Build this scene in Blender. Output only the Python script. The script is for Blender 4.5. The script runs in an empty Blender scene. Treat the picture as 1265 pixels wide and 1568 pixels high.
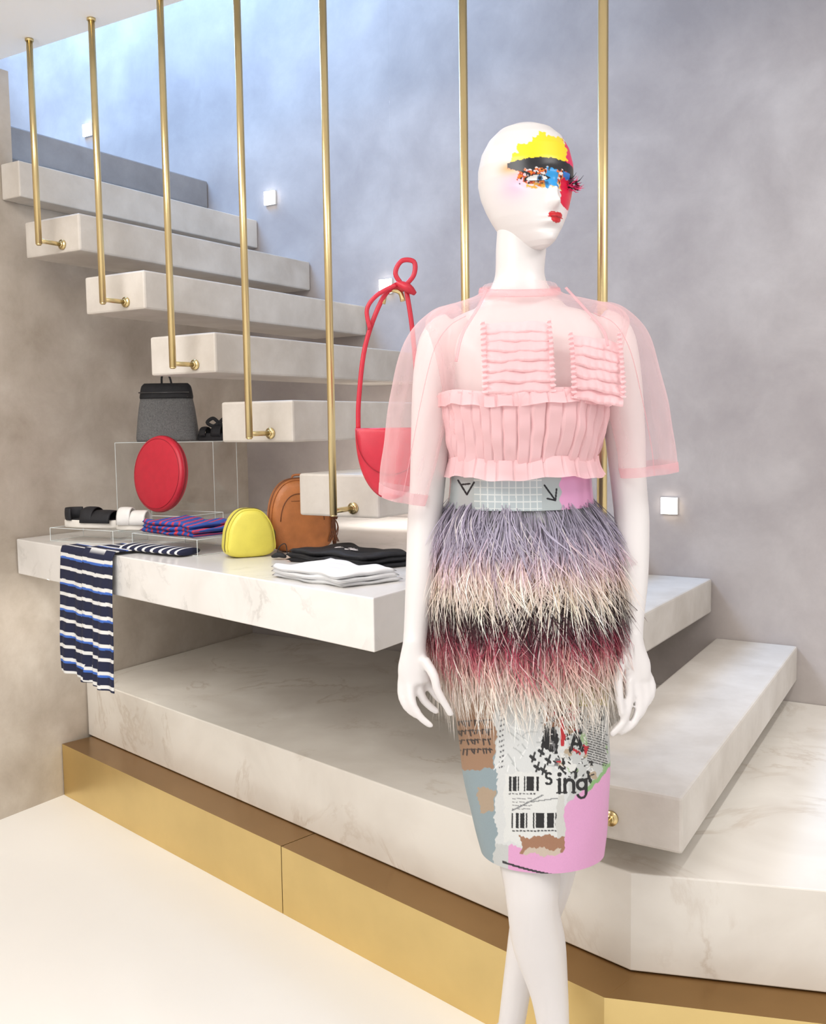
import bpy, bmesh, math, random
import numpy as np
from numpy import interp
from mathutils import Vector, Matrix
random.seed(4); rng=np.random.default_rng(4)

# ------------------------------------------------------------------ helpers
def lin(c):
    r=[]
    for v in c[:3]:
        v=v/255.0
        r.append(v/12.92 if v<=0.04045 else ((v+0.055)/1.055)**2.4)
    return (r[0],r[1],r[2],1.0)
def linarr(a):
    a=np.asarray(a,float)/255.0
    return np.where(a<=0.04045,a/12.92,((a+0.055)/1.055)**2.4)
def new_mat(name):
    m=bpy.data.materials.new(name); m.use_nodes=True
    nt=m.node_tree; b=nt.nodes['Principled BSDF']
    return m,nt,b
def N(nt,t,**kw):
    n=nt.nodes.new(t)
    for k,v in kw.items(): setattr(n,k,v)
    return n
def simple(name,rgb,rough=.5,metal=0.,var=.06,scale=30.,bump=.0,bscale=200.,spec=.5,sheen=0.):
    m,nt,b=new_mat(name)
    tc=N(nt,'ShaderNodeTexCoord'); no=N(nt,'ShaderNodeTexNoise'); no.inputs['Scale'].default_value=scale; no.inputs['Detail'].default_value=4
    nt.links.new(tc.outputs['Object'],no.inputs['Vector'])
    cr=N(nt,'ShaderNodeValToRGB'); c=lin(rgb)
    cr.color_ramp.elements[0].position=.3; cr.color_ramp.elements[1].position=.7
    cr.color_ramp.elements[0].color=(c[0]*(1-var),c[1]*(1-var),c[2]*(1-var),1)
    cr.color_ramp.elements[1].color=(min(1,c[0]*(1+var)),min(1,c[1]*(1+var)),min(1,c[2]*(1+var)),1)
    nt.links.new(no.outputs['Fac'],cr.inputs['Fac']); nt.links.new(cr.outputs['Color'],b.inputs['Base Color'])
    b.inputs['Roughness'].default_value=rough; b.inputs['Metallic'].default_value=metal
    b.inputs['Specular IOR Level'].default_value=spec
    if sheen: b.inputs['Sheen Weight'].default_value=sheen
    if bump:
        n2=N(nt,'ShaderNodeTexNoise'); n2.inputs['Scale'].default_value=bscale; n2.inputs['Detail'].default_value=3
        nt.links.new(tc.outputs['Object'],n2.inputs['Vector'])
        bp=N(nt,'ShaderNodeBump'); bp.inputs['Strength'].default_value=bump; bp.inputs['Distance'].default_value=.004
        nt.links.new(n2.outputs['Fac'],bp.inputs['Height']); nt.links.new(bp.outputs['Normal'],b.inputs['Normal'])
    return m
def plaster(name,dark,mid,light,scale=1.6,rough=.55,bump=.05):
    m,nt,b=new_mat(name)
    tc=N(nt,'ShaderNodeTexCoord')
    n1=N(nt,'ShaderNodeTexNoise'); n1.inputs['Scale'].default_value=scale; n1.inputs['Detail'].default_value=9; n1.inputs['Roughness'].default_value=.58; n1.inputs['Distortion'].default_value=.1
    n2=N(nt,'ShaderNodeTexNoise'); n2.inputs['Scale'].default_value=scale*4; n2.inputs['Detail'].default_value=9; n2.inputs['Roughness'].default_value=.7; n2.inputs['Distortion'].default_value=.25
    nt.links.new(tc.outputs['Object'],n1.inputs['Vector']); nt.links.new(tc.outputs['Object'],n2.inputs['Vector'])
    mx=N(nt,'ShaderNodeMath',operation='MULTIPLY_ADD'); mx.inputs[1].default_value=.34
    sc=N(nt,'ShaderNodeMath',operation='MULTIPLY'); sc.inputs[1].default_value=.66
    nt.links.new(n1.outputs['Fac'],sc.inputs[0]); nt.links.new(n2.outputs['Fac'],mx.inputs[0]); nt.links.new(sc.outputs[0],mx.inputs[2])
    cr=N(nt,'ShaderNodeValToRGB'); e=cr.color_ramp.elements
    e[0].position=.36; e[0].color=lin(dark); e[1].position=.65; e[1].color=lin(light); x=e.new(.5); x.color=lin(mid)
    nt.links.new(mx.outputs[0],cr.inputs['Fac']); nt.links.new(cr.outputs['Color'],b.inputs['Base Color'])
    b.inputs['Roughness'].default_value=rough; b.inputs['Specular IOR Level'].default_value=.35
    bp=N(nt,'ShaderNodeBump'); bp.inputs['Strength'].default_value=bump; bp.inputs['Distance'].default_value=.02
    nt.links.new(mx.outputs[0],bp.inputs['Height']); nt.links.new(bp.outputs['Normal'],b.inputs['Normal'])
    return m
def marble(name,base,vein,vein2,rough=.22,scale=2.2,vs=.55):
    m,nt,b=new_mat(name)
    tc=N(nt,'ShaderNodeTexCoord')
    w=N(nt,'ShaderNodeTexNoise'); w.inputs['Scale'].default_value=scale; w.inputs['Detail'].default_value=9; w.inputs['Roughness'].default_value=.62; w.inputs['Distortion'].default_value=1.0
    nt.links.new(tc.outputs['Object'],w.inputs['Vector'])
    cr=N(nt,'ShaderNodeValToRGB'); e=cr.color_ramp.elements
    e[0].position=.40; e[0].color=(0,0,0,1); e[1].position=.60; e[1].color=(0,0,0,1)
    for p,v in((.475,.0),(.50,vs),(.525,.0)): x=e.new(p); x.color=(v,v,v,1)
    nt.links.new(w.outputs['Fac'],cr.inputs['Fac'])
    big=N(nt,'ShaderNodeTexNoise'); big.inputs['Scale'].default_value=scale*1.6; big.inputs['Detail'].default_value=7; big.inputs['Distortion'].default_value=.5
    nt.links.new(tc.outputs['Object'],big.inputs['Vector'])
    c2=N(nt,'ShaderNodeValToRGB'); c2.color_ramp.elements[0].position=.40; c2.color_ramp.elements[0].color=lin(base); c2.color_ramp.elements[1].position=.72; c2.color_ramp.elements[1].color=lin(vein2)
    nt.links.new(big.outputs['Fac'],c2.inputs['Fac'])
    msk=N(nt,'ShaderNodeMath',operation='MULTIPLY'); cb=N(nt,'ShaderNodeValToRGB'); cb.color_ramp.elements[0].position=.45; cb.color_ramp.elements[1].position=.62
    nz=N(nt,'ShaderNodeTexNoise'); nz.inputs['Scale'].default_value=scale*2.3; nt.links.new(tc.outputs['Object'],nz.inputs['Vector'])
    nt.links.new(nz.outputs['Fac'],cb.inputs['Fac']); nt.links.new(cb.outputs['Color'],msk.inputs[0]); nt.links.new(cr.outputs['Color'],msk.inputs[1])
    mix=N(nt,'ShaderNodeMixRGB'); nt.links.new(msk.outputs[0],mix.inputs['Fac']); nt.links.new(c2.outputs['Color'],mix.inputs['Color1']); mix.inputs['Color2'].default_value=lin(vein)
    nt.links.new(mix.outputs['Color'],b.inputs['Base Color']); b.inputs['Roughness'].default_value=rough
    return m
def attr_mat(name,rough=.6,attr='Col',trans=0,metal=0):
    m,nt,b=new_mat(name)
    a=N(nt,'ShaderNodeVertexColor'); a.layer_name=attr
    nt.links.new(a.outputs['Color'],b.inputs['Base Color']); b.inputs['Roughness'].default_value=rough; b.inputs['Metallic'].default_value=metal
    if trans:
        tl=N(nt,'ShaderNodeBsdfTranslucent'); nt.links.new(a.outputs['Color'],tl.inputs['Color'])
        mx=N(nt,'ShaderNodeMixShader'); mx.inputs[0].default_value=trans
        nt.links.new(b.outputs[0],mx.inputs[1]); nt.links.new(tl.outputs[0],mx.inputs[2]); nt.links.new(mx.outputs[0],nt.nodes['Material Output'].inputs['Surface'])
    return m
def sheer(name,rgb,opac,rough=.5,edge=.45,tint=(1,.975,.975,1),tf=.4):
    m,nt,b=new_mat(name)
    out=nt.nodes['Material Output']; b.inputs['Base Color'].default_value=lin(rgb); b.inputs['Roughness'].default_value=rough
    tl=N(nt,'ShaderNodeBsdfTranslucent'); tl.inputs['Color'].default_value=lin(rgb)
    m1=N(nt,'ShaderNodeMixShader'); m1.inputs[0].default_value=tf
    nt.links.new(b.outputs[0],m1.inputs[1]); nt.links.new(tl.outputs[0],m1.inputs[2])
    tr=N(nt,'ShaderNodeBsdfTransparent'); tr.inputs['Color'].default_value=tint
    lw=N(nt,'ShaderNodeLayerWeight'); lw.inputs['Blend'].default_value=.35
    ma=N(nt,'ShaderNodeMath',operation='MULTIPLY_ADD'); ma.inputs[1].default_value=edge; ma.inputs[2].default_value=opac; ma.use_clamp=True
    nt.links.new(lw.outputs['Facing'],ma.inputs[0])
    m2=N(nt,'ShaderNodeMixShader'); nt.links.new(ma.outputs[0],m2.inputs[0])
    nt.links.new(tr.outputs[0],m2.inputs[1]); nt.links.new(m1.outputs[0],m2.inputs[2]); nt.links.new(m2.outputs[0],out.inputs['Surface'])
    return m
def acrylic(name):
    m,nt,b=new_mat(name); out=nt.nodes['Material Output']
    tr=N(nt,'ShaderNodeBsdfTransparent'); tr.inputs['Color'].default_value=(.97,.98,.98,1)
    gl=N(nt,'ShaderNodeBsdfGlossy'); gl.inputs['Roughness'].default_value=.03
    lw=N(nt,'ShaderNodeLayerWeight'); lw.inputs['Blend'].default_value=.25
    ma=N(nt,'ShaderNodeMath',operation='MULTIPLY_ADD'); ma.inputs[1].default_value=.25; ma.inputs[2].default_value=.03; ma.use_clamp=True
    nt.links.new(lw.outputs['Facing'],ma.inputs[0])
    mx=N(nt,'ShaderNodeMixShader'); nt.links.new(ma.outputs[0],mx.inputs[0]); nt.links.new(tr.outputs[0],mx.inputs[1]); nt.links.new(gl.outputs[0],mx.inputs[2])
    nt.links.new(mx.outputs[0],out.inputs['Surface']); return m

COL=bpy.context.scene.collection
def empty(name,loc=(0,0,0)):
    o=bpy.data.objects.new(name,None); o.empty_display_size=.05; o.location=loc; COL.objects.link(o); return o
def mesh(name,v,f,mat,parent=None,smooth=True,cols=None):
    me=bpy.data.meshes.new(name); me.from_pydata([tuple(map(float,p)) for p in v],[],[tuple(int(i) for i in q) for q in f]); me.update()
    if smooth: me.polygons.foreach_set('use_smooth',[True]*len(me.polygons))
    if cols is not None:
        a=me.color_attributes.new('Col','FLOAT_COLOR','POINT'); c=np.ones((len(v),4),np.float32); c[:,:3]=cols
        a.data.foreach_set('color',c.ravel())
    o=bpy.data.objects.new(name,me); COL.objects.link(o)
    if isinstance(mat,(list,tuple)):
        for m in mat: me.materials.append(m)
    elif mat: me.materials.append(mat)
    if parent: o.parent=parent
    return o
def fixn(o):
    bm=bmesh.new(); bm.from_mesh(o.data); bmesh.ops.recalc_face_normals(bm,faces=bm.faces); bm.to_mesh(o.data); bm.free(); return o
def bevel(o,w=.004,seg=2):
    m=o.modifiers.new('b','BEVEL'); m.width=w; m.segments=seg; m.limit_method='ANGLE'; m.angle_limit=math.radians(40); return o
def prism(name,poly,z0,z1,mat,parent=None,bev=.004):
    n=len(poly); v=[(x,y,z0) for x,y in poly]+[(x,y,z1) for x,y in poly]
    f=[tuple(range(n))[::-1],tuple(range(n,2*n))]+[(i,(i+1)%n,n+(i+1)%n,n+i) for i in range(n)]
    o=mesh(name,v,f,mat,parent,False); fixn(o)
    if bev: bevel(o,bev)
    return o
class Geo:
    """collects parts of one object"""
    def __init__(s): s.v=[];s.f=[];s.m=[];s.c=[]
    def add(s,v,f,mi=0,col=None):
        n=len(s.v); s.v+= [tuple(map(float,p)) for p in v]; s.f+=[tuple(int(i)+n for i in q) for q in f]; s.m+=[mi]*len(f)
        if col is not None: s.c+= [tuple(col)]*len(v) if np.ndim(col)==1 else [tuple(c) for c in col]
    def obj(s,name,mats,parent=None,smooth=True,bev=0):
        o=mesh(name,s.v,s.f,mats,parent,smooth,np.array(s.c) if s.c else None)
        o.data.polygons.foreach_set('material_index',s.m)
        fixn(o)
        if bev: bevel(o,bev)
        return o
def box(c,h,R=None):
    v=[]
    for x in(-1,1):
        for y in(-1,1):
            for z in(-1,1):
                p=Vector((x*h[0],y*h[1],z*h[2]))
                if R is not None: p=R@p
                v.append((p.x+c[0],p.y+c[1],p.z+c[2]))
    return v,[(0,1,3,2),(4,6,7,5),(0,4,5,1),(2,3,7,6),(0,2,6,4),(1,5,7,3)]
def tube(pts,rad,n=12,caps=True,flat=None,up=(0,0,1)):
    pts=[Vector(p) for p in pts]; m=len(pts)
    if not hasattr(rad,'__len__'): rad=[rad]*m
    v=[];f=[]; prev=None
    for i,p in enumerate(pts):
        t=(pts[min(i+1,m-1)]-pts[max(i-1,0)]).normalized()
        if prev is None:
            a=Vector(up) if abs(t.dot(Vector(up)))<.95 else Vector((0,1,0))
            n1=(a-t*a.dot(t)).normalized()
        else: n1=(prev-t*prev.dot(t)).normalized()
        prev=n1; n2=t.cross(n1)
        rr=rad[min(i,len(rad)-1)]
        ra,rb=(rr if hasattr(rr,'__len__') else (rr,rr*(flat or 1)))
        for k in range(n):
            a=2*math.pi*k/n; q=p+n1*(math.cos(a)*ra)+n2*(math.sin(a)*rb); v.append(tuple(q))
    for i in range(m-1):
        for k in range(n): f.append((i*n+k,i*n+(k+1)%n,(i+1)*n+(k+1)%n,(i+1)*n+k))
    if caps: f.append(tuple(range(n))[::-1]); f.append(tuple(range((m-1)*n,m*n)))
    return v,f
def spline(pts,sub=6):
    P=[np.array(p,float) for p in pts]; P=[2*P[0]-P[1]]+P+[2*P[-1]-P[-2]]; out=[]
    for i in range(1,len(P)-2):
        for k in range(sub):
            t=k/sub; a,b,c,d=P[i-1],P[i],P[i+1],P[i+2]
            out.append(.5*((2*b)+(-a+c)*t+(2*a-5*b+4*c-d)*t*t+(-a+3*b-3*c+d)*t**3))
    out.append(P[-2]); return out
def rings(secs,n=48,caps=True,fn=None):
    """secs: (z,cx,cy,hw,front,back,expo); front = toward -Y"""
    v=[];f=[]
    for i,(z,cx,cy,hw,fr,bk,ex) in enumerate(secs):
        for k in range(n):
            a=2*math.pi*k/n; s,c=math.sin(a),math.cos(a)
            sx=math.copysign(abs(s)**(2/ex),s); cc=math.copysign(abs(c)**(2/ex),c)
            x=hw*sx; y=-(fr if c>0 else bk)*cc; zz=z
            if fn: x,y,zz=fn(x,y,z,a,i)
            v.append((cx+x,cy+y,zz))
    m=len(secs)
    for i in range(m-1):
        for k in range(n): f.append((i*n+k,i*n+(k+1)%n,(i+1)*n+(k+1)%n,(i+1)*n+k))
    if caps: f.append(tuple(range(n))[::-1]); f.append(tuple(range((m-1)*n,m*n)))
    return v,f
def interp_secs(secs,m):
    s=np.array(secs,float)
    d=np.concatenate([[0],np.cumsum(np.maximum(1e-4,np.abs(np.diff(s[:,0]))+.25*np.abs(np.diff(s[:,3]))))]); t=np.linspace(0,d[-1],m)
    out=[]
    P=[2*s[0]-s[1]]+list(s)+[2*s[-1]-s[-2]]
    for q in t:
        i=min(int(np.searchsorted(d,q,side='right')-1),len(s)-2); u=(q-d[i])/(d[i+1]-d[i]); a,b,c,e=P[i],P[i+1],P[i+2],P[i+3]
        m1=.5*(c-a); m2=.5*(e-b)
        h=(2*u**3-3*u**2+1)*b+(u**3-2*u**2+u)*m1+(-2*u**3+3*u**2)*c+(u**3-u**2)*m2
        lo=np.minimum(b,c);hi=np.maximum(b,c); mg=.12*(hi-lo)+1e-6
        out.append(np.clip(h,lo-mg,hi+mg))
    return out

# ------------------------------------------------------------------ stair frame
yaw=.5542
L=Vector((math.sin(yaw),math.cos(yaw),0)); G=Vector((-L.y,L.x,0)); O=Vector((.5799,2.0267,0))
def fr(g,l,z=0): p=O+G*g+L*l; return (p.x,p.y,z)
def fr2(g,l): p=O+G*g+L*l; return (p.x,p.y)
LW=1.1143; GW=2.1754; RISE=.1891; Z0=.5496; CE=2.355

# materials
M_wall=plaster('plaster_back',(156,147,144),(172,163,159),(192,184,179),1.1)
M_wallL=plaster('plaster_left',(160,148,133),(184,173,160),(208,199,187),1.5)
M_tread=plaster('micro_cement',(190,182,172),(204,197,188),(217,211,203),2.5,.45,.03)
M_land=plaster('micro_cement_shaded',(134,131,131),(148,145,145),(162,159,159),2.5,.5,.03)  # landing: tread cement with the shade on its near face painted in
M_floor=simple('floor_white',(238,235,230),.28,0,.015,2)
M_ceil=simple('ceiling_paint',(247,247,247),.8,0,.02,2)
M_marble=marble('marble_white',(234,229,220),(182,162,140),(216,209,199),vs=.36)
M_marble_t=marble('marble_table',(240,237,233),(172,168,163),(226,223,218),scale=3.2,vs=.38)
M_brass=simple('brushed_brass',(226,201,140),.34,1,.05,6)
M_brass_refl=simple('brass_top_dark_reflection',(156,122,76),.28,.9,.05,6)  # top of the brass base: dark reflection of the shaded underside put into colour
M_rod=simple('rod_brass',(222,200,148),.3,1,.04,8)

# ------------------------------------------------------------------ room
prism('floor',[(-3.2,-1.2),(3.2,-1.2),(3.2,3.2),(-1.0,4.4),(-3.2,4.4)],-.1,0,M_floor,bev=0)
prism('wall_back',[fr2(-2.4,LW),fr2(5.2,LW),fr2(5.2,LW+.2),fr2(-2.4,LW+.2)],0,4.6,M_wall,bev=0)
g=Geo()
def add_prism(geo,poly,z0,z1,mi=0,mtop=None):
    n=len(poly); v=[(x,y,z0) for x,y in poly]+[(x,y,z1) for x,y in poly]
    geo.add(v,[tuple(range(n))[::-1]]+[(i,(i+1)%n,n+(i+1)%n,n+i) for i in range(n)],mi)
    geo.add(v[n:],[tuple(range(n))],mi if mtop is None else mtop)
add_prism(g,[fr2(GW,-4.2),fr2(GW,.046),fr2(GW+.25,.046),fr2(GW+.25,-4.2)],0,CE)
add_prism(g,[fr2(GW,.046),fr2(GW,LW),fr2(GW+.25,LW),fr2(GW+.25,.046)],0,1.953)
g.obj('wall_left',[M_wallL],smooth=False)
prism('ceiling',[fr2(-2.6,-.03),fr2(GW+.3,-.03),fr2(GW+.3,-4.4),fr2(-2.6,-4.4)],CE,CE+.25,M_ceil,bev=0)

# stairs
stairs=empty('staircase')
def tread(k,l0=0.,w=.2462,g0=None):
    g0=.2608*k if g0 is None else g0
    z=Z0+RISE*k
    return prism('tread_%d'%k,[fr2(g0,l0),fr2(g0,LW-.002),fr2(g0+w,LW-.002),fr2(g0+w,l0)],z-.1087,z,M_tread,stairs,.006)
prism('tread_0',[fr2(-.0587,-.271),fr2(0.0,LW-.002),fr2(.2462,LW-.002),fr2(.20,-.271)],Z0-.1087,Z0,M_tread,stairs,.006)
for k in(1,3,4,5,6,7): tread(k,-.06 if k==1 else 0.)
# tread 8 runs into the opening: notched round the wall jamb
z=Z0+RISE*8; g8=.2608*8
prism('tread_8',[fr2(g8,0),fr2(g8,LW-.002),fr2(g8+.2462,LW-.002),fr2(g8+.2462,.048),fr2(GW-.002,.048),fr2(GW-.002,0)],z-.1087,z,M_tread,stairs,.004)
z=Z0+RISE*9
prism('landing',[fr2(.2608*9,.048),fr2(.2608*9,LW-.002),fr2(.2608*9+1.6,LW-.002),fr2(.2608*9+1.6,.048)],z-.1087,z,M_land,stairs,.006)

# rods with J brackets
def rod(gp,lp,zb,lend):
    g=Geo(); r=.0092
    x,y,_=fr(gp,lp)
    g.add(*tube([(x,y,zb),(x,y,CE-.001)],r,20))
    g.add(*tube([(x,y,zb-.004),(x,y,zb)],[.006,r],20))
    g.add(*tube([(x,y,CE-.007),(x,y,CE-.001)],.0120,20))
    a=Vector(fr(gp,lp,zb+.010)); e1=Vector(fr(gp,lend-.001,zb+.010))
    g.add(*tube([a,a*.5+e1*.5,e1],.0066,12))
    p=Vector(fr(gp,lend-.0065,zb+.010)); g.add(*tube([p,p+L*.006],.0145,24))
    p=Vector(fr(gp,lend-.012,zb+.010)); g.add(*tube([p,p+L*.006],.0085,16))
    return g.obj('brass_rod',[M_rod])
for k in(7,6,5,4,3):
    rod(.2608*k+.074,-.086,Z0+RISE*k-.095,0.)
rod(.47,-.115,Z0+RISE*1-.08,-.06)
rod(.078,-.325,Z0-.075,-.271)

# plinths
A=(.409,1.835); C=fr2(GW,LW)
prism('marble_plinth',[A,(2.6,1.30),fr2(-2.0,LW-.002),(C[0]+.004,C[1]-.006),(-1.144+.004,3.377-.004)],.1794,.3757,M_marble,bev=.003)
b1=(.341,1.749); bl=(-1.200,3.279)
def lerp(a,b,t): return (a[0]+(b[0]-a[0])*t,a[1]+(b[1]-a[1])*t)
g=Geo(); inn=.18
def brassp(p,q):
    d=Vector((q[0]-p[0],q[1]-p[1])).normalized(); n=Vector((-d.y,d.x))
    if n.y<0: n=-n
    return [p,q,(q[0]+n.x*inn,q[1]+n.y*inn),(p[0]+n.x*inn,p[1]+n.y*inn)]
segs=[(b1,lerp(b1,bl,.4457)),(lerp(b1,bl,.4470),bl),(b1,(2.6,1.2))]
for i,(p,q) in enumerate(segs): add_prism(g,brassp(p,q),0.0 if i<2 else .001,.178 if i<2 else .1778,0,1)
g.obj('brass_plinth_base',[M_brass,M_brass_refl],smooth=False)

# marble display shelf
TC=(-.0823,1.9786); TL=(-1.272,3.160)
tr_=(.709-.003,3.256-.005)
prism('marble_display_shelf',[TC,tr_,(C[0]+.004,C[1]-.006),TL],.779,.8912,M_marble_t,bev=.003)

# wall lights
M_em,nt,b=new_mat('lamp_glow'); b.inputs['Emission Color'].default_value=(1,.93,.82,1); b.inputs['Emission Strength'].default_value=9; b.inputs['Base Color'].default_value=(1,1,1,1)
M_lf=simple('lamp_frame',(225,222,216),.4)
for (gg,zz) in((3.05,2.57),(2.013,2.14),(1.472,1.75),(.398,.966)):
    g=Geo(); R=Matrix(((G.x,L.x,0),(G.y,L.y,0),(0,0,1)))
    g.add(*box(fr(gg,LW-.004,zz),(.027,.004,.027),R),0); g.add(*box(fr(gg,LW-.010,zz),(.0255,.004,.0255),R),1)
    g.obj('wall_light',[M_lf,M_em],smooth=False)

# ------------------------------------------------------------------ mannequin
man=empty('mannequin',(0,0,0))
MY=1.66
def hz(p): return 1.9143-.0009997*p-6.56e-8*p*p      # drawing height units -> metres
def mx(p,z): return .2+(p-815)*(.0010885-.0000582*(z-1.24))
def MP(px,py,y=0): z=hz(py); return (mx(px,z),MY+y,z)
def sec(py,xl,xr,f,bk,ex=2.,cy=0): z=hz(py); a=mx(xl,z); c=mx(xr,z); return (z,(a+c)/2,MY+cy,(c-a)/2,f,bk,ex)
M_skin=simple('mannequin_gloss',(222,217,215),.36,0,.01,5)
M_paint=attr_mat('mannequin_face_paint',.36)
body=Geo()
T=interp_secs([sec(455,758,838,.045,.045),sec(468,742,856,.05,.05),sec(480,708,902,.055,.06,2.2),sec(500,680,934,.065,.07,2.4),sec(530,680,934,.082,.08,2.5),sec(570,692,920,.095,.085,2.3),sec(612,698,912,.104,.082,2.2),sec(660,708,895,.09,.075,2.1),sec(745,702,892,.08,.07),sec(850,680,930,.09,.095),sec(950,668,945,.09,.11,2.1),sec(1040,680,940,.085,.09)],60)
def bust(x,y,z,a,i):
    if y<0:
        for sx in(-.058,.062):
            y-=.020*math.exp(-((x-sx)/.042)**2-((z-hz(590))/.045)**2)
    return x,y,z
body.add(*rings(T,48,True,bust))
NK=interp_secs([sec(340,764,840,.042,.045,2.,.0),sec(385,761,838,.040,.042,2.),sec(420,760,835,.040,.042),sec(445,750,845,.046,.048),sec(468,732,866,.052,.052),sec(490,715,885,.055,.055)],20)
body.add(*rings(NK,40,True))
def limb(pts,rad,n=20):
    P=spline([list(p)+[r] for p,r in zip(pts,rad)],6); body.add(*tube([q[:3] for q in P],[q[3] for q in P],n))
limb([MP(700,505),MP(678,522),MP(668,580),MP(661,660),MP(655,740),MP(650,800,-.01),MP(644,880,-.03),MP(637,945,-.045),MP(634,975,-.055)],[.034,.037,.038,.034,.030,.029,.0255,.0205,.0195])
limb([MP(914,503),MP(938,520),MP(948,580),MP(957,660),MP(963,740),MP(966,800,-.01),MP(963,880,-.03),MP(958,940,-.045),MP(955,972,-.055)],[.034,.037,.038,.034,.030,.029,.0255,.0205,.0195])
def MH(px,py,y=0): return MP(px,py-18,y)
def finger(pts,r0,r1):
    P=spline(pts,4); m=len(P); body.add(*tube(P,[r0+(r1-r0)*i/(m-1) for i in range(m)],10))
    body.add(*tube([P[-1],P[-1]+(P[-1]-P[-2])*.5],[r1,r1*.5],10))
def palm(pts,rad):
    P=spline([list(p)+list(r) for p,r in zip(pts,rad)],5); body.add(*tube([q[:3] for q in P],[(q[3],q[4]) for q in P],20,up=(1,0,0)))
palm([MH(634,985,-.055),MH(633,1005,-.058),MH(633,1028,-.062),MH(636,1048,-.066)],[(.018,.019),(.022,.017),(.027,.015),(.025,.012)])
finger([MH(616,1040,-.062),MH(615,1062,-.068),MH(622,1078,-.076),MH(636,1090,-.082)],.0085,.0058)
finger([MH(627,1046,-.070),MH(630,1070,-.081),MH(642,1090,-.088),MH(658,1103,-.090)],.0088,.0055)
finger([MH(640,1046,-.062),MH(645,1066,-.068),MH(657,1080,-.071),MH(668,1088,-.071)],.0085,.0058)
finger([MH(650,1040,-.054),MH(658,1056,-.056),MH(668,1070,-.056),MH(676,1078,-.054)],.008,.0055)
finger([MH(648,1010,-.071),MH(662,1030,-.088),MH(668,1052,-.094),MH(686,1084,-.096)],.0095,.006)
palm([MH(955,980,-.055),MH(955,1002,-.058),MH(957,1026,-.062),MH(958,1046,-.066)],[(.018,.019),(.023,.017),(.029,.015),(.026,.012)])
finger([MH(976,1036,-.058),MH(984,1054,-.062),MH(980,1072,-.070),MH(968,1084,-.074)],.0082,.0056)
finger([MH(969,1044,-.064),MH(974,1068,-.072),MH(964,1090,-.082),MH(950,1102,-.086)],.0087,.0058)
finger([MH(959,1048,-.070),MH(962,1078,-.080),MH(952,1102,-.090),MH(932,1116,-.094)],.0088,.0056)
finger([MH(947,1044,-.074),MH(946,1072,-.086),MH(936,1098,-.096),MH(918,1116,-.1)],.0086,.0056)
finger([MH(940,1008,-.070),MH(930,1036,-.086),MH(930,1062,-.094),MH(933,1088,-.098)],.0098,.0062)
limb([MP(770,1000),MP(778,1100),MP(800,1240,-.02),MP(808,1325,-.035),MP(810,1372,-.035),MP(822,1440,-.015),MP(838,1520,-.01),MP(846,1600,-.01),MP(850,1665,-.01)],[.085,.080,.062,.050,.044,.046,.033,.026,.024],24)
limb([MP(868,1000,.02),MP(862,1100,.03),MP(854,1240,.045),MP(850,1325,.05),MP(844,1372,.052),MP(824,1440,.075),MP(803,1520,.085),MP(790,1600,.085),MP(784,1640,.085)],[.085,.080,.062,.048,.042,.042,.029,.025,.024],24)
fx=mx(850,.06); limb([(fx,MY-.01,.10),(fx,MY-.005,.075),(fx,MY-.055,.045),(fx+.005,MY-.12,.024),(fx+.006,MY-.165,.016)],[.026,.03,.028,.024,.012],16)
fx2=mx(782,.06); limb([(fx2,MY+.085,.12),(fx2,MY+.09,.085),(fx2-.01,MY+.045,.05),(fx2-.02,MY-.02,.026),(fx2-.025,MY-.06,.016)],[.026,.03,.028,.024,.012],16)
bo=body.obj('body',[M_skin],man)
rm=bo.modifiers.new('r','REMESH'); rm.mode='VOXEL'; rm.voxel_size=.0034; rm.use_smooth_shade=True
sm=bo.modifiers.new('s','SMOOTH'); sm.factor=.5; sm.iterations=5
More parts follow.
